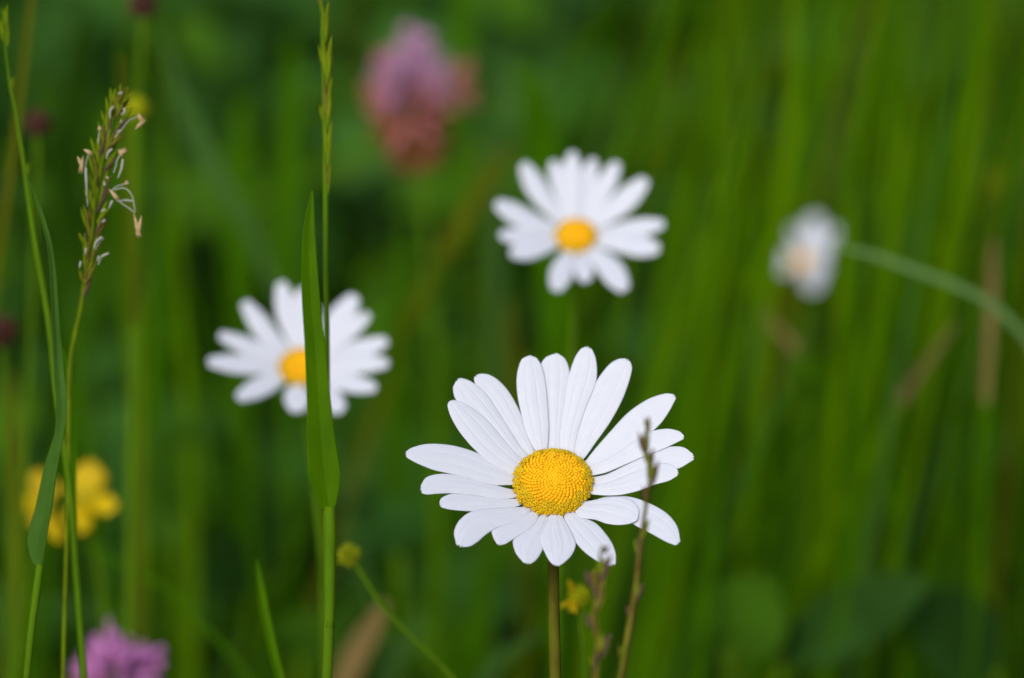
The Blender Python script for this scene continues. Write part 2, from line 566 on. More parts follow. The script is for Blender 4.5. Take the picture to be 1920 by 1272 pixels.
# --- blurred daisies
c2 = crop(900, 250, 3.855)
D2 = [((300, 205), (440, 440), 140), ((520, 185), (590, 420), 110), ((665, 125), (680, 400), 130), ((825, 165), (770, 400), 115),
      ((1000, 200), (880, 430), 130), ((1215, 330), (1000, 530), 150), ((1345, 650), (1080, 690), 120), ((1310, 840), (1080, 800), 150),
      ((1060, 1150), (930, 970), 160), ((770, 1080), (745, 960), 130), ((540, 1150), (600, 980), 150), ((210, 880), (400, 830), 140),
      ((130, 730), (350, 750), 120), ((100, 500), (330, 620), 140), ((200, 560), (380, 650), 110), ((600, 200), (630, 420), 100)]
c3 = crop(360, 500, 4.24)
D3 = [((700, 105), (770, 420), 160), ((400, 270), (600, 540), 150), ((200, 540), (520, 670), 130), ((110, 750), (450, 780), 140),
      ((350, 1050), (600, 930), 150), ((830, 1170), (840, 1020), 190), ((1210, 1150), (1060, 1010), 180), ((1480, 970), (1200, 910), 140),
      ((1580, 770), (1250, 780), 140), ((1570, 580), (1250, 690), 150), ((1310, 220), (1120, 500), 190), ((1420, 370), (1180, 570), 130),
      ((880, 150), (860, 420), 140), ((980, 300), (940, 480), 130)]


def blurred_daisy(cx, cy, d, cf, lst, sc, rd, label, stem, tilt=37, roll=0, elev=17):
    fl = Flower(cx, cy, d, tilt, roll, elev, rd)
    rt = flower_root('daisy', fl, stem, label, 'daisy', DG)
    for i, (tip, mid, wd) in enumerate(lst):
        tp_ = cf(tip)
        tp_ = (cx + (tp_[0] - cx) * 0.965, cy + (tp_[1] - cy) * 0.965)
        A, B = edges((cx, cy), rd, tp_, cf(mid), wd * 1.0 / sc)
        fl.petal(A, B, (i % 3) - 1, M['petal'], rt, cols=9, rows=16)
    disc(fl, rd, 0.46, 200, rt, False)
    involucre(fl, rd, rt)
    stem_from(fl, rd, stem, 0.0008, rt, M['stalk'], d)
    return fl


blurred_daisy(1080, 446, 0.918, c2, D2, 3.855, 40, 'blurred white daisy, highest of all, above and behind the sharp daisy',
              [(1081, 520), (1076, 620), (1052, 850), (1042, 1250)])
blurred_daisy(566, 692, 0.91, c3, D3, 4.24, 43, 'blurred white daisy partly hidden by a broad green grass blade',
              [(572, 770), (585, 850), (606, 1050), (612, 1260)])
D4 = [((1532, 402), (1522, 440), 38), ((1552, 440), (1538, 470), 30), ((1548, 515), (1535, 505), 34), ((1530, 545), (1522, 525), 36),
      ((1446, 470), (1478, 482), 18), ((1448, 512), (1478, 500), 18), ((1484, 424), (1496, 455), 14), ((1548, 470), (1530, 480), 40), ((1580, 428), (1550, 450), 16)]
blurred_daisy(1506, 492, 1.15, lambda q: q, D4, 1.0, 21, 'very blurred small daisy seen from the side among tall grass, where a bluish blade starts',
              [(1508, 560), (1505, 700), (1500, 900), (1498, 1200)], 45, 35, 8)

# --- buttercups
BG = 'yellow buttercups behind the left grass leaves'


def buttercup(cx, cy, d, tips, rd, label, stem, group=BG):
    fl = Flower(cx, cy, d, 30, 0, 25, rd)
    rt = flower_root('buttercup', fl, stem, label, 'buttercup', group)
    for i, (tip, wd) in enumerate(tips):
        mid = (cx + (tip[0] - cx) * 0.55, cy + (tip[1] - cy) * 0.55)
        A, B = edges((cx, cy), rd * 0.5, tip, mid, wd)
        fl.petal(A, B, (i % 2), M['butter'], rt, cols=9, rows=14, relief=0.09, notch=0.3)
    mb = MB()
    for k in range(46):
        q = k * 2.399
        rr = rd * fl.s * math.sqrt(k / 46)
        b = fl.O + (fl.R * math.cos(q) + fl.V * math.sin(q)) * rr
        mb.tube([b, b + fl.n * rd * fl.s * 0.9 + (b - fl.O) * 0.35], [rd * fl.s * 0.07, rd * fl.s * 0.12], 5)
    mb.build('stamens', M['butter_c'], rt)
    stem_from(fl, rd * 0.3, stem, 0.0007, rt, M['stalk'], d)


buttercup(160, 938, 0.965, [((170, 872), 62), ((216, 950), 38), ((153, 998), 34), ((126, 980), 30), ((138, 900), 40)], 16,
          'blurred yellow buttercup, to the right of the upright grass stalk', [(165, 985), (185, 1060), (200, 1200)])
buttercup(82, 948, 0.965, [((70, 884), 36), ((44, 942), 34), ((68, 992), 34), ((112, 1014), 24), ((104, 905), 24)], 14,
          'blurred yellow buttercup, half hidden behind the bluish green grass leaf', [(84, 985), (60, 1080), (35, 1260)])


def bristly_head(name, cx, cy, d, rpx, n, label, cat, mat, stem, srad=0.0006, spike=0.35, group=None, oval=1.0):
    """rounded head of many small bristles or seeds on a stalk"""
    O = P(cx, cy, d)
    r = rpx * S(d)
    g = to_ground(trace(stem, d, 0.0), 0.3)[-1]
    rt = empty(name, Vector((g.x, g.y, 0)), label, cat, group)
    mb = MB()
    for k in range(n):
        z = 1 - 2 * (k + 0.5) / n
        q = k * 2.399963
        v = Vector((math.sqrt(1 - z * z) * math.cos(q), math.sqrt(1 - z * z) * math.sin(q), z * oval))
        v2 = (v + Vector((0, 0, 0.35))).normalized()
        mb.lens(O + v * r * 0.55, O + v * r * 0.8 + v2 * r * (0.2 + spike * rnd.uniform(0.3, 1)), r * 0.17, 5, 0, 0.4, 5)
    rows = []
    for i in range(9):
        a = math.pi * i / 8
        rr = max(1e-5, r * 0.7 * math.sin(a))
        rows.append([O + Vector((rr * math.cos(q), rr * math.sin(q), r * 0.7 * oval * math.cos(a))) for q in (2 * math.pi * j / 12 for j in range(12))])
    mb.grid(rows, True)
    mb.build('seed_head', mat, rt)
    pts = even(cr(to_ground([O] + trace(stem, d), 0.3), 300), 60)
    mb = MB()
    mb.tube(pts, srad, 7)
    mb.build('stem', M['stalk'], rt)
    return rt


bristly_head('buttercup_seedhead', 655, 1043, 0.855, 16, 60, 'small bristly yellow-green seedhead on a thin slanting stalk', 'seedhead',
             M['seed_g'], [(675, 1070), (715, 1135), (770, 1195), (830, 1250), (880, 1310)], 0.00045, 0.8)
rb = bristly_head('fading_buttercup', 1086, 1118, 0.85, 19, 50, 'small yellow-green fading flower between the daisy stem and brown grass spike', 'flower',
                  M['bud_y'], [(1088, 1145), (1092, 1200), (1098, 1272)], 0.0006, 0.35)
mb = MB()
for q in ((1066, 1088), (1050, 1140), (1068, 1148), (1078, 1152), (1070, 1100)):
    p = P(q[0], q[1], 0.848)
    mb.lens(P(1080, 1120, 0.85), p, 5 * S(0.85), 6, 0, 0.75, 6)
mb.build('petal_remnants', M['butter'], rb)
bristly_head('yellow_bud', 255, 203, 0.95, 21, 50, 'dull yellow bud on a pale upright stalk behind the flowering grass head', 'flower bud', M['bud_y'],
             [(256, 260), (255, 400), (252, 620), (247, 900), (243, 1210)], 0.0011, 0.3)
bristly_head('yellow_seedhead', 1866, 345, 1.2, 24, 40, 'faint yellow-green seedhead high among the tall grass, beside pale blades', 'seedhead', M['seed_g'],
             [(1866, 400), (1862, 520), (1850, 800), (1840, 1200)], 0.0007, 0.4)

HG = 'dark brown seedheads'
bristly_head('brown_seedhead', 70, 232, 0.95, 26, 60, 'dark brown round seedhead beside the tall thin stalk at the edge', 'seedhead', M['brown'],
             [(70, 275), (66, 400), (58, 650), (40, 1000), (30, 1250)], 0.0006, 0.2, HG)
bristly_head('brown_seedhead', 268, 8, 0.97, 28, 60, 'dark reddish brown seedhead cut by the top border above the yellow bud', 'seedhead', M['brown'],
             [(268, 60), (262, 150), (262, 400), (270, 800), (280, 1250)], 0.0008, 0.2, HG)
bristly_head('brown_seedhead', 4, 622, 0.95, 30, 60, 'dull brown seedhead half cut by the border, above the buttercups', 'seedhead', M['brown'],
             [(6, 680), (12, 800), (15, 1000), (20, 1250)], 0.0006, 0.2, HG)


# ------------------------------------------------------------------ clover heads
def clover(cx, cy, d, wpx, hpx, label, tints, stem, n=120, seed=1, extra=()):
    rr = random.Random(seed)
    O = P(cx, cy, d)
    a, b = wpx / 2 * S(d), hpx / 2 * S(d)
    g = to_ground(trace(stem, d), 0.3)[-1]
    rt = empty('clover', Vector((g.x, g.y, 0)), label, 'clover flower', 'pink clover flowers')
    mbs = [MB() for _ in tints]
    for k in range(n):
        z = 1 - 2 * (k + 0.5) / n
        q = k * 2.399963 + rr.uniform(-0.2, 0.2)
        s_ = math.sqrt(1 - z * z)
        v = Vector((s_ * math.cos(q), s_ * math.sin(q), z))
        dirv = (v + Vector((0, 0, 0.7 if z > -0.2 else -0.2))).normalized()
        base = O + Vector((v.x * a * 0.45, v.y * a * 0.45, v.z * b * 0.5))
        tip = O + Vector((v.x * a, v.y * a, v.z * b)) * rr.uniform(0.76, 1.2) + dirv * a * 0.12
        h = z + rr.uniform(-0.35, 0.35)
        idx = 0 if h > 0.25 else (1 if h > -0.2 else 2)
        idx = min(idx, len(tints) - 1)
        mb_ = mbs[idx]
        mb_.lens(base, tip, a * 0.13, 6, 0, 0.6, 6)
        side = dirv.cross(Vector((0, 0, 1))) * a * 0.06
        mb_.lens(base.lerp(tip, 0.7), tip + dirv * a * 0.22 + side, a * 0.07, 5, 0, 0.5, 4)
    for (x, y, r_, ti) in extra:
        c_ = P(x, y, d)
        for k in range(16):
            v = Vector((rr.uniform(-1, 1), rr.uniform(-1, 1), rr.uniform(-1, 1))).normalized()
            mbs[ti].lens(c_, c_ + v * r_ * S(d), r_ * 0.22 * S(d), 5, 0, 0.6, 5)
    for nm, m_, t_ in zip(('fresh_florets', 'fading_florets', 'withered_florets'), mbs, tints):
        if m_.v:
            m_.build(nm, t_, rt)
    for sgn in (-1, 1):
        mb_ = MB()
        bs = O - Vector((0, 0, b * 0.9))
        tp = bs + Vector((sgn * a * 1.5, 0.003, a * 0.1))
        pts = cr([bs, bs.lerp(tp, 0.5) + Vector((0, 0, a * 0.25)), tp], 9)
        mb_.ribbon(pts, [a * x for x in (0.1, 0.5, 0.8, 0.95, 0.9, 0.75, 0.55, 0.3, 0.02)], Vector((0, -0.4, 1)), 0, 0.15, 0, 5)
        mb_.build('leaf', M['leaf'], rt)
    mb_ = MB()
    mb_.tube(cr(to_ground([O] + trace(stem, d), 0.3), 30), 0.0009, 8)
    mb_.build('stem', M['stalk'], rt)


clover(770, 198, 1.12, 140, 215, 'tall blurred clover flower, mauve at the top and rusty brown below', [M['clov'], M['clov_p'], M['clov_b']],
       [(790, 330), (800, 420), (815, 640), (820, 1000), (815, 1250)], 130, 4,
       [(778, 78, 40, 0), (775, 108, 44, 0), (790, 130, 36, 0), (872, 130, 26, 1), (878, 185, 26, 1), (850, 160, 22, 1), (720, 110, 26, 1), (800, 292, 34, 2), (745, 262, 34, 2), (775, 305, 30, 2)])
clover(213, 1272, 0.95, 130, 170, 'blurred purple-pink clover flower cut by the lower border', [M['clov_m'], M['clov_m'], M['clov_p']],
       [(215, 1350), (215, 1500)], 110, 9, [(287, 1235, 32, 0), (280, 1270, 32, 0)])

# ------------------------------------------------------------------ grasses that stand out one by one
FACE = -F


def blade(name, pts, wid, d, mat, label, yaw=0.0, fold=0.3, upright=0.0, group=None, ground=True, thick=0.0, n=30, cols=3, spread=0.5, cat='grass blade', tip=0.0):
    """pts tip-to-base in photo pixels, wid in photo pixels at matching positions"""
    w3 = trace(pts, d, upright)
    ws = [x * S(d) for x in wid]
    if ground:
        k = len(w3)
        w3 = to_ground(w3, spread)
        ws = ws + [ws[-1] * q for q in (0.92, 0.8, 0.62, 0.45, 0.3)][:len(w3) - k]
    pp = cr(w3, n)
    ww = lin(ws, n)
    base = pp[-1]
    mb = MB()
    org = Vector((base.x, base.y, 0))
    mb.ribbon([p - org for p in pp], ww, FACE, yaw, fold, 0, cols)
    o = mb.build(name, mat, None, True, thick)
    if tip:
        for p in o.data.polygons:
            if p.index < tip * len(o.data.polygons):
                p.material_index = 1
    o.location = org
    tag(o, label, cat, group)
    return o


def leafy_stalk(leafpts, leafw, stalk, sw, d, mat, smat, label, yaw, extra=None):
    g = to_ground(trace(stalk, d), 0.4)
    rt = empty('grass_shoot', Vector((g[-1].x, g[-1].y, 0)), label, 'grass')
    mb = MB()
    mb.ribbon(cr(trace(leafpts, d), 44), [x * S(d) for x in lin(leafw, 44)], FACE, yaw, 0.35, 0, 25, 0.035)
    mb.build('leaf', mat, rt, True, 0.0002)
    mb = MB()
    mb.tube(even(cr(g, 300), 50), [sw * S(d) / 2] * 50, 10, 0, 0.05)
    mb.build('stem', smat, rt)
    sp_ = even(cr(g, 600), 200)[:14]
    r_ = sw * S(d) / 2
    mb = MB()
    mb.tube(sp_, [r_ * (0.9 + 0.3 * min(1, q / 2) - 0.016 * q) for q in range(14)], 12, 0, 0.03)
    mb.build('sheath', smat, rt)
    return rt


def spikelet(mb, base, tip, r, mi_a, mi_b, k=3):
    """flattened spikelet of overlapping scales"""
    ax = tip - base
    side = ax.cross(F).normalized()
    for i in range(k):
        t0 = i / (k + 1.0)
        sg = 1 if i % 2 else -1
        b = base + ax * t0
        t = b + ax * (1.0 - t0 * 0.75) + side * sg * r * 0.9
        mb.lens(b, t, r * 0.62, 7, mi_a if i % 2 == 0 else mi_b, 0.4, 7)


def rye_spike(axis, d, arad, spk, label, matset, fat=1.0, sub='spikelet', top=0.08):
    """axis px trace top->bottom; spk: (t along axis, side, length px, radius px, material index)"""
    w3 = to_ground(trace(axis, d), 0.4)
    n = 70
    pp = even(cr(w3, 400), n)
    # arc positions for the traced part only
    vis = cr([Vector((*a[:2], 0)) for a in axis], 60)
    rt = empty('grass_spike', Vector((pp[-1].x, pp[-1].y, 0)), label, 'grass')
    mb = MB()
    mb.tube(pp, [arad * S(d) * (0.18 + 0.67 * min(1, i / (top * 70)) + 0.2 * min(1, i / 30)) for i in range(n)], 8, 0, 0.05)
    mb.build('stem', matset[0], rt)
    for (t, sd, ln, r_, mi) in spk:
        r_ *= fat
        i = min(58, int(t * 59))
        q = vis[i]
        tg = (vis[max(0, i - 3)] - vis[min(59, i + 3)]).normalized()
        nr = Vector((-tg.y, tg.x, 0)) * sd
        dz = 0.0
        b = P(q.x + nr.x * arad * 0.5, q.y + nr.y * arad * 0.5, d + dz)
        e = q + tg * ln + nr * (arad * 0.6 + r_ * 0.45)
        tip = P(e.x, e.y, d - 0.0005)
        mb = MB()
        spikelet(mb, b, tip, r_ * S(d), 0, 1)
        mb.build(sub, [matset[mi], matset[(mi + 1) if mi + 1 < len(matset) else 1]], rt)
    return rt


# broad blade in front of the left daisy, on its own stalk
leafy_stalk([(586, 356), (583, 385), (579, 450), (582, 550), (590, 650), (597, 750), (602, 830), (608, 890), (613, 925), (617, 955)],
            [2, 11, 25, 34, 38, 45, 54, 62, 44, 21], [(617, 950), (619, 1010), (618, 1100), (616, 1200), (613, 1272)], 21, 0.803,
            M['g_bright'], M['stalk'], 'broad upright green grass blade crossing the half hidden daisy', [0.1] * 44)
# bluish leaf at the left, base turned out
leafy_stalk([(52, 338), (70, 380), (88, 440), (98, 505), (103, 600), (110, 700), (116, 760), (112, 815), (98, 876), (86, 950), (74, 1010), (72, 1045), (75, 1062)],
            [2, 5, 9, 12, 15, 20, 22, 18, 28, 36, 43, 28, 12], [(75, 1058), (70, 1100), (60, 1175), (50, 1272)], 13, 0.80,
            M['g_left'], M['stalk'], 'long bluish green grass leaf hanging before the half hidden buttercup', [0.5 * math.sin(i / 7) for i in range(44)])
# tall stalk passing behind it
rye_spike([(5, 42), (10, 90), (17, 150), (36, 245), (50, 345), (66, 455), (84, 555), (96, 640), (108, 760), (124, 860), (136, 960), (144, 1080), (158, 1272)], 0.822, 6.5,
          [(0.045, 1, 46, 6, 1), (0.07, -1, 40, 6, 1), (0.10, 1, 40, 5, 1), (0.2, 1, 22, 4, 1), (0.33, 1, 22, 4, 1)],
          'tall thin bending stalk with a pointed tip, at the border beside the bluish leaf', [M['stalk'], M['spike'], M['stalk']])
blade('grass_shoot', [(98, 620), (112, 680), (124, 760), (130, 850), (134, 940), (142, 1080), (156, 1272)], [6, 30, 34, 28, 18, 14, 14], 0.83, M['g_mid'],
      'upright green grass blade between the two buttercups', 0.3, 0.3)

# tall rye grass spike
spk = []
for i, (y, sd, ln, r_) in enumerate([(60, -1, 60, 5), (135, 1, 78, 5.5), (275, 1, 100, 7.5), (385, 1, 100, 7), (480, 1, 90, 6), (345, -1, 40, 4), (560, 1, 60, 4), (205, -1, 50, 3.5)]):
    spk.append((y / 1272, sd, ln, r_, 1 if i % 3 else 2))
rye_spike([(604, 0), (606, 80), (608, 160), (609, 240), (610, 320), (611, 400), (611, 480), (612, 560), (613, 640), (614, 800), (616, 1000), (614, 1272)], 0.812, 6.0, spk,
          'tall straight green grass spike rising behind the broad blade to the top border', [M['stalk'], M['spike'], M['spike'], M['spike_o']], 1.15, 'spikelet', 0.0001)

rye_spike([(1219, 792), (1214, 840), (1214, 880), (1217, 915), (1208, 970), (1200, 1020), (1197, 1070), (1188, 1130), (1178, 1190), (1164, 1272)], 0.742, 7.2,
          [(0.06, -1, 30, 4, 3), (0.2, -1, 56, 6.5, 2), (0.27, 1, 44, 6, 3), (0.34, 1, 50, 6, 3), (0.42, -1, 38, 5, 2), (0.55, 1, 40, 4.5, 1), (0.63, -1, 40, 4.5, 3), (0.78, 1, 36, 5, 3), (0.85, -1, 30, 5, 2), (0.98, -1, 34, 6, 1)],
          'tall thin purplish brown grass spike crossing the right petals of the sharp daisy', [M['spike_o'], M['spike'], M['spike_o'], M['spike_p']], 1.25)
rye_spike([(1126, 1030), (1122, 1070), (1117, 1110), (1116, 1150), (1121, 1200), (1122, 1235), (1116, 1272)], 0.735, 9.5,
          [(0.05, 1, 14, 5, 3), (0.28, 1, 52, 8, 3), (0.36, -1, 44, 9, 2), (0.5, 1, 56, 8, 2), (0.66, -1, 44, 7, 2), (0.85, 1, 48, 7, 3), (0.97, -1, 34, 6, 3)],
          'short brownish grass spike just touching the lowest right petal of the sharp daisy', [M['spike_o'], M['spike'], M['spike_o'], M['spike_p']], 1.35)
blade('grass_shoot', [(481, 1050), (484, 1080), (490, 1120), (497, 1160), (508, 1210), (524, 1272)], [3, 13, 18, 19, 18, 17], 0.835, M['g_bright'],
      'short pointed green shoot, left of the stalk of the broad blade', 0.3, 0.5, cols=7)

# --- flowering grass head with hanging anthers
cv = crop(120, 160, 3.03)
DV = 0.812
ax = [cv(q) for q in [(318, 60), (285, 150), (245, 300), (212, 450), (180, 650), (155, 850), (125, 1050), (97, 1260)]]
axw = to_ground(trace(ax + [(140, 630), (130, 700), (128, 900), (120, 1200)], DV + 0.01), 0.4)
rt = empty('flowering_grass', Vector((axw[-1].x, axw[-1].y, 0)), 'olive brown flowering grass head with pale hanging anthers', 'grass')
mb = MB()
mb.tube(cr(axw, 60), [S(DV) * (1.6 + 2.4 * min(1, i / 25)) for i in range(60)], 7)
mb.build('stem', M['spike'], rt)
visx = cr([Vector((*q, 0)) for q in ax], 60)
rv = random.Random(3)
for k in range(44):
    t = 0.02 + 0.93 * (k / 43) ** 0.95
    q = visx[min(59, int(t * 59))]
    tg = (visx[max(0, int(t * 59) - 3)] - visx[min(59, int(t * 59) + 3)]).normalized()
    sd = (-1, 1)[k % 2]
    ang = sd * rv.uniform(0.05, 0.55) * (1.0 if 0.15 < t < 0.8 else 0.5)
    dv = Vector((tg.x * math.cos(ang) - tg.y * math.sin(ang), tg.x * math.sin(ang) + tg.y * math.cos(ang), 0))
    ln = rv.uniform(36, 58) if t > 0.1 else 34
    off = sd * rv.uniform(0, 9) * (math.sin(math.pi * min(1, t + 0.12)))
    b0 = Vector((q.x + off, q.y + 10, 0))
    e0 = b0 + dv * ln
    mb = MB()
    dz = rv.uniform(-0.002, 0.002)
    spikelet(mb, P(b0.x, b0.y, DV + dz), P(e0.x, e0.y, DV + dz - 0.0008), rv.uniform(5.0, 7.0) * S(DV), 0, 1, 2)
    mb.build('spikelet', [(M['spike_o'], M['spike'], M['spike_o'], M['spike_p'])[rv.randrange(4)], M['spike']], rt)
fils = [([(290, 300), (330, 250), (365, 205), (415, 178)], [((420, 160), (440, 205)), ((405, 255), (462, 190))]),
        ([(285, 595), (340, 585), (385, 625), (405, 720)], [((395, 725), (430, 870)), ((440, 740), (415, 860))]),
        ([(260, 600), (320, 665), (370, 700), (405, 725)], [((255, 590), (310, 655))]),
        ([(270, 600), (300, 575), (355, 560)], [((345, 562), (368, 550))]),
        ([(300, 660), (350, 655), (390, 660)], []),
        ([(135, 690), (128, 600), (120, 500), (128, 430), (140, 395)], [((75, 405), (105, 460)), ((108, 400), (92, 505)), ((110, 365), (165, 395))]),
        ([(130, 640), (128, 560), (124, 470)], []),
        ([(195, 330), (198, 280), (205, 232)], [((195, 235), (207, 260))]),
        ([(240, 420), (250, 385), (275, 362)], []),
        ([(280, 500), (295, 460), (300, 430), (320, 395)], [((318, 400), (355, 360)), ((330, 410), (315, 360))]),
        ([(305, 530), (325, 480), (335, 420)], []),
        ([(170, 930), (185, 890), (215, 862)], []), ([(175, 935), (205, 885), (225, 872)], []),
        ([(195, 1020), (215, 975), (255, 955)], []), ([(190, 1000), (200, 970)], []),
        ([(255, 700), (275, 655)], []), ([(210, 720), (235, 705)], []), ([(215, 780), (235, 765)], []),
        ([(120, 960), (126, 925)], []), ([(88, 1040), (95, 1000)], []),
        ([(262, 190), (262, 150), (282, 120)], []), ([(325, 170), (345, 150), (338, 130)], []), ([(305, 50), (332, 42)], []),
        ([(320, 215), (330, 200)], []), ([(300, 268), (325, 258)], []), ([(225, 545), (235, 570)], []), ([(240, 520), (252, 530)], [])]
for pts, ans in fils:
    zz = DV - 0.004 - rv.uniform(0, 0.003)
    mb = MB()
    pw = cr([P(*cv(q), zz) for q in pts], 12)
    short = len(pts) <= 2 or not ans
    mb.tube(pw, ([2.0] * 12 if not short else lin([1.2, 2.2, 3.0, 2.6], 12)) and [x * S(DV) for x in ([1.2] * 12 if not short else lin([1.2, 1.9, 2.6, 2.2], 12))], 7)
    mb.build('filament', M['fil'], rt)
    for a_, b_ in ans:
        mb = MB()
        A_, B_ = P(*cv(a_), zz - 0.0005), P(*cv(b_), zz - 0.0005)
        sd_ = (B_ - A_).cross(F).normalized() * 2.6 * S(DV)
        mb.lens(A_, B_ + sd_, 3.0 * S(DV), 6, 0, 0.5)
        mb.lens(A_ + sd_ * 0.3, B_ - sd_, 2.6 * S(DV), 6, 0, 0.5)
        mb.build('anther', M['anth'], rt)

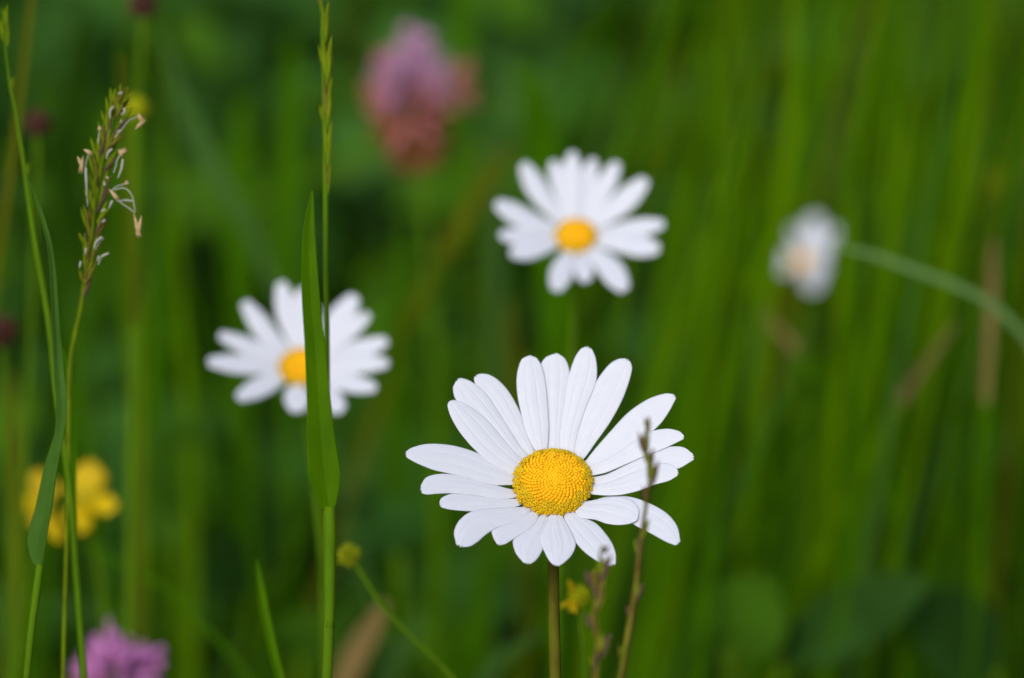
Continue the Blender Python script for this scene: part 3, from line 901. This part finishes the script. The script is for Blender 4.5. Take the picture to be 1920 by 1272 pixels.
# --- background blades that can be told apart (tip -> base)
BL = [
    # right tall cluster
    ([(1663, -60), (1643, 100), (1617, 230), (1590, 363), (1572, 560), (1560, 800)], [22, 34, 38, 44, 46, 46], 1.22, 'g_yel', 'tall yellowish blade leaning over the small side-on daisy, immediately right of it'),
    ([(1486, -60), (1487, 60), (1485, 200), (1442, 420), (1425, 700)], [30, 46, 52, 56, 50], 1.32, 'g_yel', 'tall broad blade rising immediately left of the side-on daisy'),
    ([(1528, -40), (1525, 66), (1520, 230), (1500, 400), (1490, 700)], [40, 58, 62, 60, 60], 1.38, 'g_mid', 'broad green blade directly above the side-on daisy'),
    ([(1684, 40), (1680, 100), (1673, 230), (1655, 420), (1630, 700)], [8, 16, 20, 24, 24], 1.2, 'g_mid', 'very thin green blade between two yellowish blades in the tall cluster'),
    ([(1702, 190), (1698, 280), (1686, 350), (1657, 575), (1634, 760)], [14, 36, 40, 38, 38], 1.22, 'g_yel', 'bright yellow-tinged blade whose tip stands clear against dark grass in the tall cluster'),
    ([(1862, -60), (1845, 100), (1815, 230), (1785, 420), (1752, 600), (1735, 800)], [50, 68, 72, 72, 76, 70], 1.36, 'g_yel', 'very broad pale green blade leaning right above the tan-tipped blade'),
    ([(1602, 280), (1606, 380), (1579, 575), (1566, 720), (1560, 900)], [30, 46, 52, 52, 44], 1.2, 'g_yel', 'yellow-green blade directly right of the side-on daisy, shorter than its neighbours'),
    ([(1760, 200), (1752, 420), (1740, 600), (1728, 760)], [30, 60, 70, 60], 1.45, 'g_mid', 'wide mid-green blade behind the bluish slanting blade'),
    ([(1910, 60), (1890, 250), (1872, 500), (1862, 800)], [30, 44, 44, 40], 1.45, 'g_mid', 'green blade along the far border above the bluish blade end'),
    ([(1434, 590), (1500, 662), (1579, 772), (1650, 900)], [16, 38, 44, 40], 1.12, 'g_mid', 'green blade with a brown tip slanting down below the side-on daisy'),
    ([(1792, 605), (1760, 650), (1724, 693), (1673, 772), (1601, 877), (1560, 980)], [10, 34, 46, 58, 62, 50], 1.12, 'g_yel', 'olive blade with a brownish tip leaning the other way, crossing the tall cluster'),
    ([(1862, 452), (1866, 490), (1860, 560), (1852, 640), (1850, 720)], [8, 17, 18, 17, 15], 1.03, 'g_tan', 'dry tan upright blade crossed by the bluish slanting blade'),
    ([(1560, 460), (1640, 480), (1700, 502), (1800, 540), (1870, 580), (1925, 640), (1960, 700)], [8, 14, 16, 17, 17, 16, 16], 0.96, 'g_pale', 'bluish blade slanting down from the side-on daisy to the border'),
    ([(1420, 500), (1350, 545), (1280, 585), (1210, 630), (1130, 680)], [6, 22, 26, 24, 12], 1.5, 'g_blue', 'faint pale blade slanting between the side-on daisy and the sharp daisy'),
    ([(1418, 540), (1410, 700), (1396, 850), (1392, 1000)], [14, 50, 54, 46], 1.25, 'g_blue', 'bluish upright blade right of the sharp daisy petals'),
    ([(1450, 740), (1440, 850), (1427, 950), (1425, 1060)], [20, 48, 54, 50], 1.22, 'g_mid', 'bright green blade just right of the bluish upright blade'),
    ([(1925, 760), (1850, 850), (1783, 935), (1717, 1070), (1690, 1180)], [14, 34, 42, 36, 30], 1.35, 'g_mid', 'long mid-green blade slanting down from the border past the dark gap'),
    ([(1925, 1120), (1870, 1040), (1814, 966), (1790, 930)], [40, 46, 40, 8], 1.2, 'g_dark', 'dull green blade crossing below the dark gap at the border'),
    ([(1600, 800), (1585, 900), (1570, 1000), (1560, 1100)], [30, 56, 60, 50], 1.25, 'g_mid', 'mid-green blade below the crossing of the two brown-tipped blades'),
    ([(1310, 640), (1320, 760), (1300, 900), (1290, 1100)], [20, 60, 70, 60], 1.3, 'g_mid', 'wide green blade just past the right petal tips of the sharp daisy'),
    ([(1250, 640), (1262, 720), (1262, 900), (1255, 1100)], [14, 40, 50, 50], 1.35, 'g_mid', 'soft green blade behind the right petals of the sharp daisy'),
    ([(1365, 240), (1385, 400), (1400, 500)], [10, 36, 30], 1.25, 'g_mid', 'slim green blade between the highest daisy and the side-on daisy'),
    # top centre
    ([(862, -40), (880, 40), (868, 120), (858, 260), (850, 420)], [30, 50, 50, 30, 12], 1.35, 'g_mid', 'bright broad blade between the tall clover and the highest daisy'),
    ([(978, 110), (1000, 170), (1012, 240), (1016, 320), (1020, 420)], [10, 50, 64, 60, 40], 1.12, 'g_mid', 'bright pointed blade rising behind the highest daisy'),
    ([(960, 90), (945, 180), (935, 300), (930, 480)], [16, 40, 44, 36], 1.3, 'g_blue', 'pale blade just left of the pointed blade behind the highest daisy'),
    ([(1925, 12), (1750, 30), (1600, 52), (1450, 90), (1300, 140), (1180, 190)], [20, 26, 30, 28, 24, 10], 1.75, 'g_blue', 'long pale blade sweeping almost level across the top of the tall cluster'),
    ([(1420, 236), (1330, 200), (1230, 190), (1130, 195), (1050, 215)], [8, 24, 28, 26, 12], 1.5, 'g_mid', 'level pale blade arching above the highest daisy'),
    ([(630, 345), (690, 310), (760, 285), (830, 268)], [16, 40, 44, 18], 1.5, 'g_blue', 'pale blade slanting under the tall clover'),
    ([(962, 276), (935, 320), (905, 360), (870, 410), (840, 460)], [10, 36, 42, 38, 30], 1.2, 'g_olive', 'dull olive blade leaning left of the highest daisy'),
    # left
    ([(300, 60), (330, 170), (365, 250), (410, 320), (450, 400)], [10, 34, 44, 44, 30], 1.12, 'g_blue', 'bluish blade slanting down between the yellow bud and tall rye spike'),
    ([(62, -30), (48, 90), (36, 200), (22, 300), (4, 420), (-10, 520)], [10, 15, 15, 15, 14, 14], 0.93, 'g_olive', 'olive brown stalk-like blade leaning across the upper border beside the tall thin stalk'),
    ([(226, 105), (226, 150), (230, 300), (240, 420), (250, 560), (262, 760), (262, 1000), (262, 1240)], [6, 9, 9, 9, 11, 12, 12, 12], 0.95, 'g_olive', 'thin brownish stalk directly behind the flowering grass head'),
    ([(150, 20), (140, 160), (130, 330), (120, 520)], [20, 46, 56, 50], 1.3, 'g_dark', 'wide green blade behind the flowering grass head, near the top'),
    ([(330, 320), (310, 450), (300, 600), (305, 720)], [8, 22, 26, 18], 1.3, 'g_mid', 'slim green blade left of the half hidden daisy, rising above it'),
    ([(455, 180), (450, 300), (445, 450), (450, 560)], [16, 50, 56, 44], 1.35, 'g_mid', 'green blade directly above the half hidden daisy'),
    ([(545, 60), (548, 200), (540, 350), (540, 500)], [16, 44, 50, 44], 1.35, 'g_mid', 'green blade immediately left of the tall rye spike'),
    ([(270, 560), (282, 700), (260, 860), (250, 1050)], [12, 34, 42, 40], 1.12, 'g_mid', 'green blade above the clover at the lower border'),
    ([(20, 700), (28, 860), (30, 1000), (22, 1200)], [10, 20, 22, 22], 1.02, 'g_olive', 'slim olive blade along the border beside the buttercups'),
    ([(150, 1020), (240, 1065), (320, 1110), (400, 1180), (450, 1250)], [6, 10, 10, 10, 10], 0.95, 'g_mid', 'thin slanting stalk below the buttercups'),
    ([(722, 1130), (692, 1185), (662, 1240), (640, 1290)], [14, 42, 48, 46], 1.05, 'g_tan', 'dry pinkish brown blade leaning at the lower border'),
    ([(792, 1150), (760, 1200), (728, 1260), (705, 1320)], [12, 34, 42, 40], 1.08, 'g_blue', 'bluish green blade beside the dry pinkish brown blade'),
    ([(1020, 1185), (960, 1215), (915, 1262), (890, 1320)], [8, 28, 34, 30], 1.08, 'g_blue', 'pale arching blade left of the sharp daisy stem at the lower border'),
    ([(905, 1040), (900, 1120), (895, 1220), (890, 1300)], [20, 40, 44, 40], 1.25, 'g_mid', 'green upright blade left of the sharp daisy stem'),
    ([(820, 640), (815, 800), (818, 950), (820, 1120)], [20, 40, 50, 46], 1.3, 'g_mid', 'soft green blade left of the sharp daisy petals'),
    ([(760, 420), (745, 600), (740, 800), (738, 960)], [20, 50, 60, 50], 1.4, 'g_mid', 'soft green blade right of the half hidden daisy'),
    ([(950, 560), (955, 640), (962, 700), (966, 760)], [10, 20, 24, 22], 1.2, 'g_olive', 'olive blade between the highest daisy and the sharp daisy'),
    ([(1050, 540), (1052, 600), (1055, 680), (1060, 760)], [40, 60, 60, 50], 1.4, 'g_mid', 'green blade directly below the highest daisy'),
]
for i, (pts, wd, d, mt, lab) in enumerate(BL):
    d = 1.0 + (d - 1.0) * (0.6 if mt != 'g_yel' else 0.3) if d > 1 else d
    if pts[0][0] > 1280 and 'dry tan' not in lab and 'bluish blade slanting' not in lab:
        wd = [q_ * 0.5 for q_ in wd]
    if len(pts) > 4 and mt != 'g_pale':
        pts, wd = [pts[0], pts[len(pts) // 2], pts[-1]], [wd[0], wd[len(pts) // 2], wd[-1]]
    tipf = 0.12 if ('brown tip' in lab or 'brownish tip' in lab) else 0.0
    mats = [M[mt], M['g_tan']] if tipf else M[mt]
    if 'dry tan' in lab:
        mats, tipf = [M['g_mid'], M['g_tan']], 0.42
    near_level = abs(pts[0][1] - pts[-1][1]) < abs(pts[0][0] - pts[-1][0]) * 0.9
    blade('grass_shoot', pts, wd, d, mats, lab, rnd.uniform(-0.4, 0.4), 0.25, 0.0 if near_level else 0.8, 'separate grass blades in the background', True, 0.0, 40, tip=tipf)

# --- broad herb leaves low in the background
LV = [(340, 880, 1.22, 150, 240, 5, 'leaf', 'large rounded herb leaf between the clover and the half hidden daisy, low behind the blades'),
      (735, 985, 1.15, 130, 130, -10, 'leaf_b', 'round herb leaf between the broad blade and sharp daisy'),
      (575, 1190, 1.15, 130, 110, 10, 'leaf', 'round herb leaf behind the broad blade stalk, at the lower border'),
      (1600, 1160, 1.18, 130, 300, 50, 'leaf_d', 'long dark herb leaf slanting below the tall cluster'),
      (1405, 1150, 1.2, 170, 180, 20, 'leaf', 'wide pale herb leaf right of the brown grass spikes, near the lower border'),
      (1275, 1190, 1.3, 120, 160, 0, 'leaf', 'small herb leaf immediately right of the tall brown grass spike'),
      (430, 1060, 1.3, 120, 150, -30, 'leaf_d', 'dark herb leaf left of the short leaning grass spike'),
      (1790, 1190, 1.25, 170, 240, -40, 'leaf_d', 'dark herb leaf below the long mid-green slanting blade'),
      (470, 220, 1.5, 120, 190, 20, 'leaf', 'green herb leaf between the yellow bud and tall rye spike, high up'),
      (880, 560, 1.5, 150, 190, -20, 'leaf', 'green herb leaf between the half hidden and highest daisies'),
      (690, 520, 1.45, 110, 170, 15, 'leaf', 'green herb leaf above the right petals of the half hidden daisy'),
      (905, 235, 1.3, 80, 60, 10, 'leaf_b', 'small bluish leaf at the right foot of the tall clover')]
for (cx, cy, d, wpx, hpx, rot, mt, lab) in LV:
    d = 1.0 + (d - 1.0) * 0.6 if d < 1.4 else d
    if cx > 1390:
        d = 1.0 + (d - 1.0) * 0.3
    s_ = S(d)
    O = P(cx, cy, d)
    a = math.radians(rot)
    up = (Vector((0, 0, 1)) * 0.75 - F * 0.45).normalized()
    up = (up * math.cos(a) + R * math.sin(a)).normalized()
    n = 15
    ctr = [O + up * ((i / (n - 1) - 0.5) * hpx * s_ * 1.15) + Vector((0, -1, 0.3)) * (-0.25 * hpx * s_ * (i / (n - 1) - 0.5) ** 2) for i in range(n)]
    ws = [wpx * s_ * max(0.03, math.sin(math.pi * (i / (n - 1)) ** 0.9) ** 0.6) for i in range(n)]
    g = Vector((O.x + rnd.uniform(-.01, .01), O.y + 0.02, 0))
    rt = empty('herb', g, lab, 'plant', 'broad herb leaves low behind the flowers')
    mb = MB()
    mb.ribbon(ctr, ws, (-F + Vector((0, 0, 0.3))).normalized(), 0.0, 0.18, 0, 7)
    mb.build('leaf', M[mt], rt)
    mb = MB()
    mb.tube(cr([ctr[0], (ctr[0] + g) / 2 + Vector((0, 0.01, 0.01)), g], 12), 0.0012, 7)
    mb.build('stalk', M['stalk'], rt)

# ------------------------------------------------------------------ the meadow mass behind, the undergrowth and the soil
rg = random.Random(11)
mb = MB()


def edge_px(x, y, z):
    v = Vector((x, y, z)) - CAM
    d = v.dot(F)
    return 960 + v.dot(R) / (K * d) * 1920, 636 - v.dot(U) / (K * d) * 1920, d


def meadow_blade(x, y, h, wd, mi):
    ang = rg.uniform(0, 6.283)
    lean = h * rg.uniform(0.05, 0.45)
    dx, dy = math.cos(ang) * lean, math.sin(ang) * lean
    n = 7
    pts = [Vector((x + dx * (t ** 1.8), y + dy * (t ** 1.8), h * (t - 0.12 * t ** 3))) for t in (i / (n - 1) for i in range(n))]
    ws = [wd * q for q in (0.6, 0.85, 1.0, 0.95, 0.78, 0.5, 0.04)]
    mb.ribbon(pts, ws, Vector((math.cos(ang * 1.7), math.sin(ang * 1.7), 0.2)).normalized(), 0, 0.25, mi, 3)


# open pockets in the growth, where the view reaches the shaded ground
HOLES = [(1230, 90, 150, 110), (1290, 290, 90, 60), (690, 90, 45, 90), (1899, 908, 80, 80), (1497, 973, 34, 120), (1350, 800, 26, 90),
         (1322, 1136, 40, 60), (1841, 1198, 70, 60), (1140, 720, 60, 60), (660, 930, 40, 60), (700, 1110, 80, 40), (430, 880, 50, 60), (20, 1000, 60, 120),
         (930, 1120, 50, 70), (560, 1110, 50, 40), (870, 300, 40, 50), (430, 560, 60, 70), (10, 90, 40, 110), (330, 780, 40, 60)]
cnt = 0
for k in range(60000):
    y = 0.25 + 3.6 * rg.random()
    x = rg.uniform(-1.5, 1.5)
    inwedge = abs(x) < 0.14 * y + 0.10
    if not inwedge and rg.random() > 0.30:
        continue
    if inwedge and 300 < edge_px(x, y, 0.1)[0] < 1300 and rg.random() < 0.55:
        continue
    if y > 2.6 and rg.random() > 0.5:
        continue
    h = rg.uniform(0.10, 0.40) * (1.0 if rg.random() < 0.7 else 0.6)
    # patchy height
    h *= 0.75 + 0.35 * math.sin(x * 9 + 1.3) * math.cos(y * 5 + x * 4)
    h = max(0.05, h)
    hole = False
    for hx, hy, hr1, hr2 in HOLES:
        for zf in (0.9, 0.6, 0.3):
            qx, qy, qd = edge_px(x, y, h * zf)
            if ((qx - hx) / hr1) ** 2 + ((qy - hy) / hr2) ** 2 < 1:
                hole = True
    if hole and rg.random() < 0.88:
        continue
    px, py, d = edge_px(x, y, h)
    thin = False
    if inwedge and d < 1.5:
        lim = rg.uniform(900, 1500) if d > 0.95 else 1500
        side = px > 1300 or px < 330
        for _ in range(30):
            if edge_px(x, y, h)[1] > lim or h < 0.04:
                break
            h *= 0.9
    if d < 1.05 and inwedge:
        # keep the air in front of the flowers clear: only growth that stays below the view
        zmax = CAM.z - y * math.tan(TH + math.radians(4.9)) - 0.012
        if y < 1.0:
            h = min(h, max(0.0, zmax - 0.01))
        if h < 0.04:
            continue
    wd = rg.uniform(0.0018, 0.0050) if not thin else rg.uniform(0.0014, 0.0030)
    r_ = rg.random()
    mi = 0 if r_ < 0.30 else (1 if r_ < (0.52 if x > 0.03 * y else 0.36) else (2 if r_ < 0.58 else (3 if r_ < 0.96 else 4)))
    meadow_blade(x, y, h, wd, mi)
    cnt += 1


def fine_blade(px, py, d, lean, wpx, mi):
    T = P(px, py, d)
    L = T.z
    rt_ = Vector((T.x - lean * L, T.y + rg.uniform(-0.04, 0.05), 0))
    bow = Vector((rg.uniform(-0.03, 0.03), rg.uniform(-0.02, 0.02), 0)) * L * 2
    n = 11
    pts = [rt_.lerp(T, i / (n - 1)) + bow * (4 * (i / (n - 1)) * (1 - i / (n - 1))) for i in range(n)]
    for p in pts:
        qx, qy, qd = edge_px(*p)
        if qd < 1.22 and abs(qx - 1510) < 62 and abs(qy - 478) < 110:
            return
    w_ = wpx * S(d)
    a = rg.uniform(-0.9, 0.9)
    mb.ribbon(pts, [w_ * min(1.0, 0.55 + i * 0.15) * (1 if i < n - 4 else (n - 1 - i) / 4 + 0.02) for i in range(n)],
              Vector((math.sin(a), -math.cos(a), 0.1)), 0, 0.3, mi, 3)


for k in range(290):
    d = rg.uniform(0.98, 1.55)
    px = rg.uniform(1300, 2050)
    py = rg.uniform(-400, 800) if rg.random() < 0.8 else rg.uniform(-900, 0)
    if px > 1640 and py > 350:
        continue
    fine_blade(px, py, d, rg.gauss(0.13, 0.13), rg.uniform(9, 27), 1 if rg.random() < 0.42 else (0 if rg.random() < 0.6 else rg.choice((2, 3, 3, 4))))
for k in range(70):
    fine_blade(rg.uniform(-60, 360), rg.uniform(-300, 900), rg.uniform(1.05, 1.6), rg.gauss(0.0, 0.12), rg.uniform(12, 26), rg.choice((0, 0, 1, 2, 3)))
for k in range(46):
    fine_blade(rg.uniform(300, 1320), rg.uniform(-100, 1200), rg.uniform(1.2, 1.8), rg.gauss(0.0, 0.25), rg.uniform(12, 26), rg.choice((0, 0, 1, 2, 3)))
for k in range(26):          # a few long thin stems lying across the others
    x0, y0 = rg.uniform(-100, 1900), rg.uniform(0, 1250)
    a = rg.uniform(-0.7, 0.7) + (math.pi if rg.random() < 0.5 else 0)
    L_ = rg.uniform(250, 700)
    d = rg.uniform(1.15, 1.7)
    fp = [P(x0 + math.cos(a) * L_ * t, y0 + math.sin(a) * L_ * t + 60 * t * t, d + 0.05 * t) for t in (i / 8 for i in range(9))]
    mb.ribbon(fp, [rg.uniform(9, 16) * S(d)] * 9, -F, 0, 0.3, rg.choice((0, 2, 1, 2)), 3)
o = mb.build('meadow_grass', [M['g_mid'], M['g_yel'], M['g_blue'], M['g_dark'], M['g_olive']])
tag(o, 'dense blurred green meadow grass filling the background', 'grass', None, 'stuff')
print('meadow blades', cnt)

mb = MB()
for k in range(9000):
    y = 0.3 + 3.2 * rg.random()
    x = rg.uniform(-1.3, 1.3)
    if abs(x) > 0.14 * y + 0.15 and rg.random() > 0.3:
        continue
    z = rg.uniform(0.015, 0.13)
    zmax = CAM.z - y * math.tan(TH + math.radians(4.9)) - 0.02
    if y < 1.0:
        z = min(z, zmax - 0.01)
    if z < 0.01:
        continue
    r_ = rg.uniform(0.005, 0.014)
    q = rg.uniform(0, 6.28)
    dr = Vector((math.cos(q), math.sin(q), rg.uniform(-0.2, 0.7))).normalized()
    c = Vector((x, y, z))
    pts = [c + dr * (r_ * 2.2 * (i / 5 - 0.5)) + Vector((0, 0, -r_ * 0.5 * (i / 5 - 0.5) ** 2)) for i in range(6)]
    mb.ribbon(pts, [r_ * 1.5 * w_ for w_ in (0.1, 0.75, 1, 1, 0.7, 0.08)], Vector((rg.uniform(-.5, .5), rg.uniform(-.8, 0.2), 1)).normalized(), 0, 0.2, rg.randrange(3), 3)
for k in range(3200):
    y = rg.uniform(1.15, 2.3)
    x = rg.uniform(-0.20, 0.16) * y / 1.4
    z = rg.uniform(0.04, 0.24)
    px, py, d = edge_px(x, y, z)
    if px > 1350 and rg.random() < 0.75:
        continue
    if d < 1.35 and py < 820:
        continue
    if any(((px - a_) / (c_ * 1.1)) ** 2 + ((py - b_) / (e_ * 1.1)) ** 2 < 1 for a_, b_, c_, e_ in HOLES):
        continue
    r_ = rg.uniform(0.008, 0.021)
    q = rg.uniform(0, 6.28)
    dr = Vector((math.cos(q), math.sin(q), rg.uniform(-0.6, 0.9))).normalized()
    c = Vector((x, y, z))
    pts = [c + dr * (r_ * 2.4 * (i / 5 - 0.5)) + Vector((0, 0, -r_ * 0.5 * (i / 5 - 0.5) ** 2)) for i in range(6)]
    mb.ribbon(pts, [r_ * 1.4 * w_ for w_ in (0.1, 0.75, 1, 1, 0.7, 0.08)], Vector((rg.uniform(-.6, .6), rg.uniform(-1, 0.1), 0.8)).normalized(), 0, 0.2, rg.randrange(3), 3)
o = mb.build('undergrowth', [M['leaf'], M['leaf_b'], M['leaf_d']])
tag(o, 'small herb and clover leaves covering the soil under the grass', 'undergrowth', None, 'stuff')

mb = MB()
rows = []
for i in range(61):
    yy = -60 + 120 * (i / 60)
    rows.append([Vector((-60 + 120 * j / 60, yy, 0)) for j in range(61)])
mb.grid(rows)
o = mb.build('ground', M['soil'])
tag(o, 'dark mossy soil under the meadow', 'ground', None, 'structure')
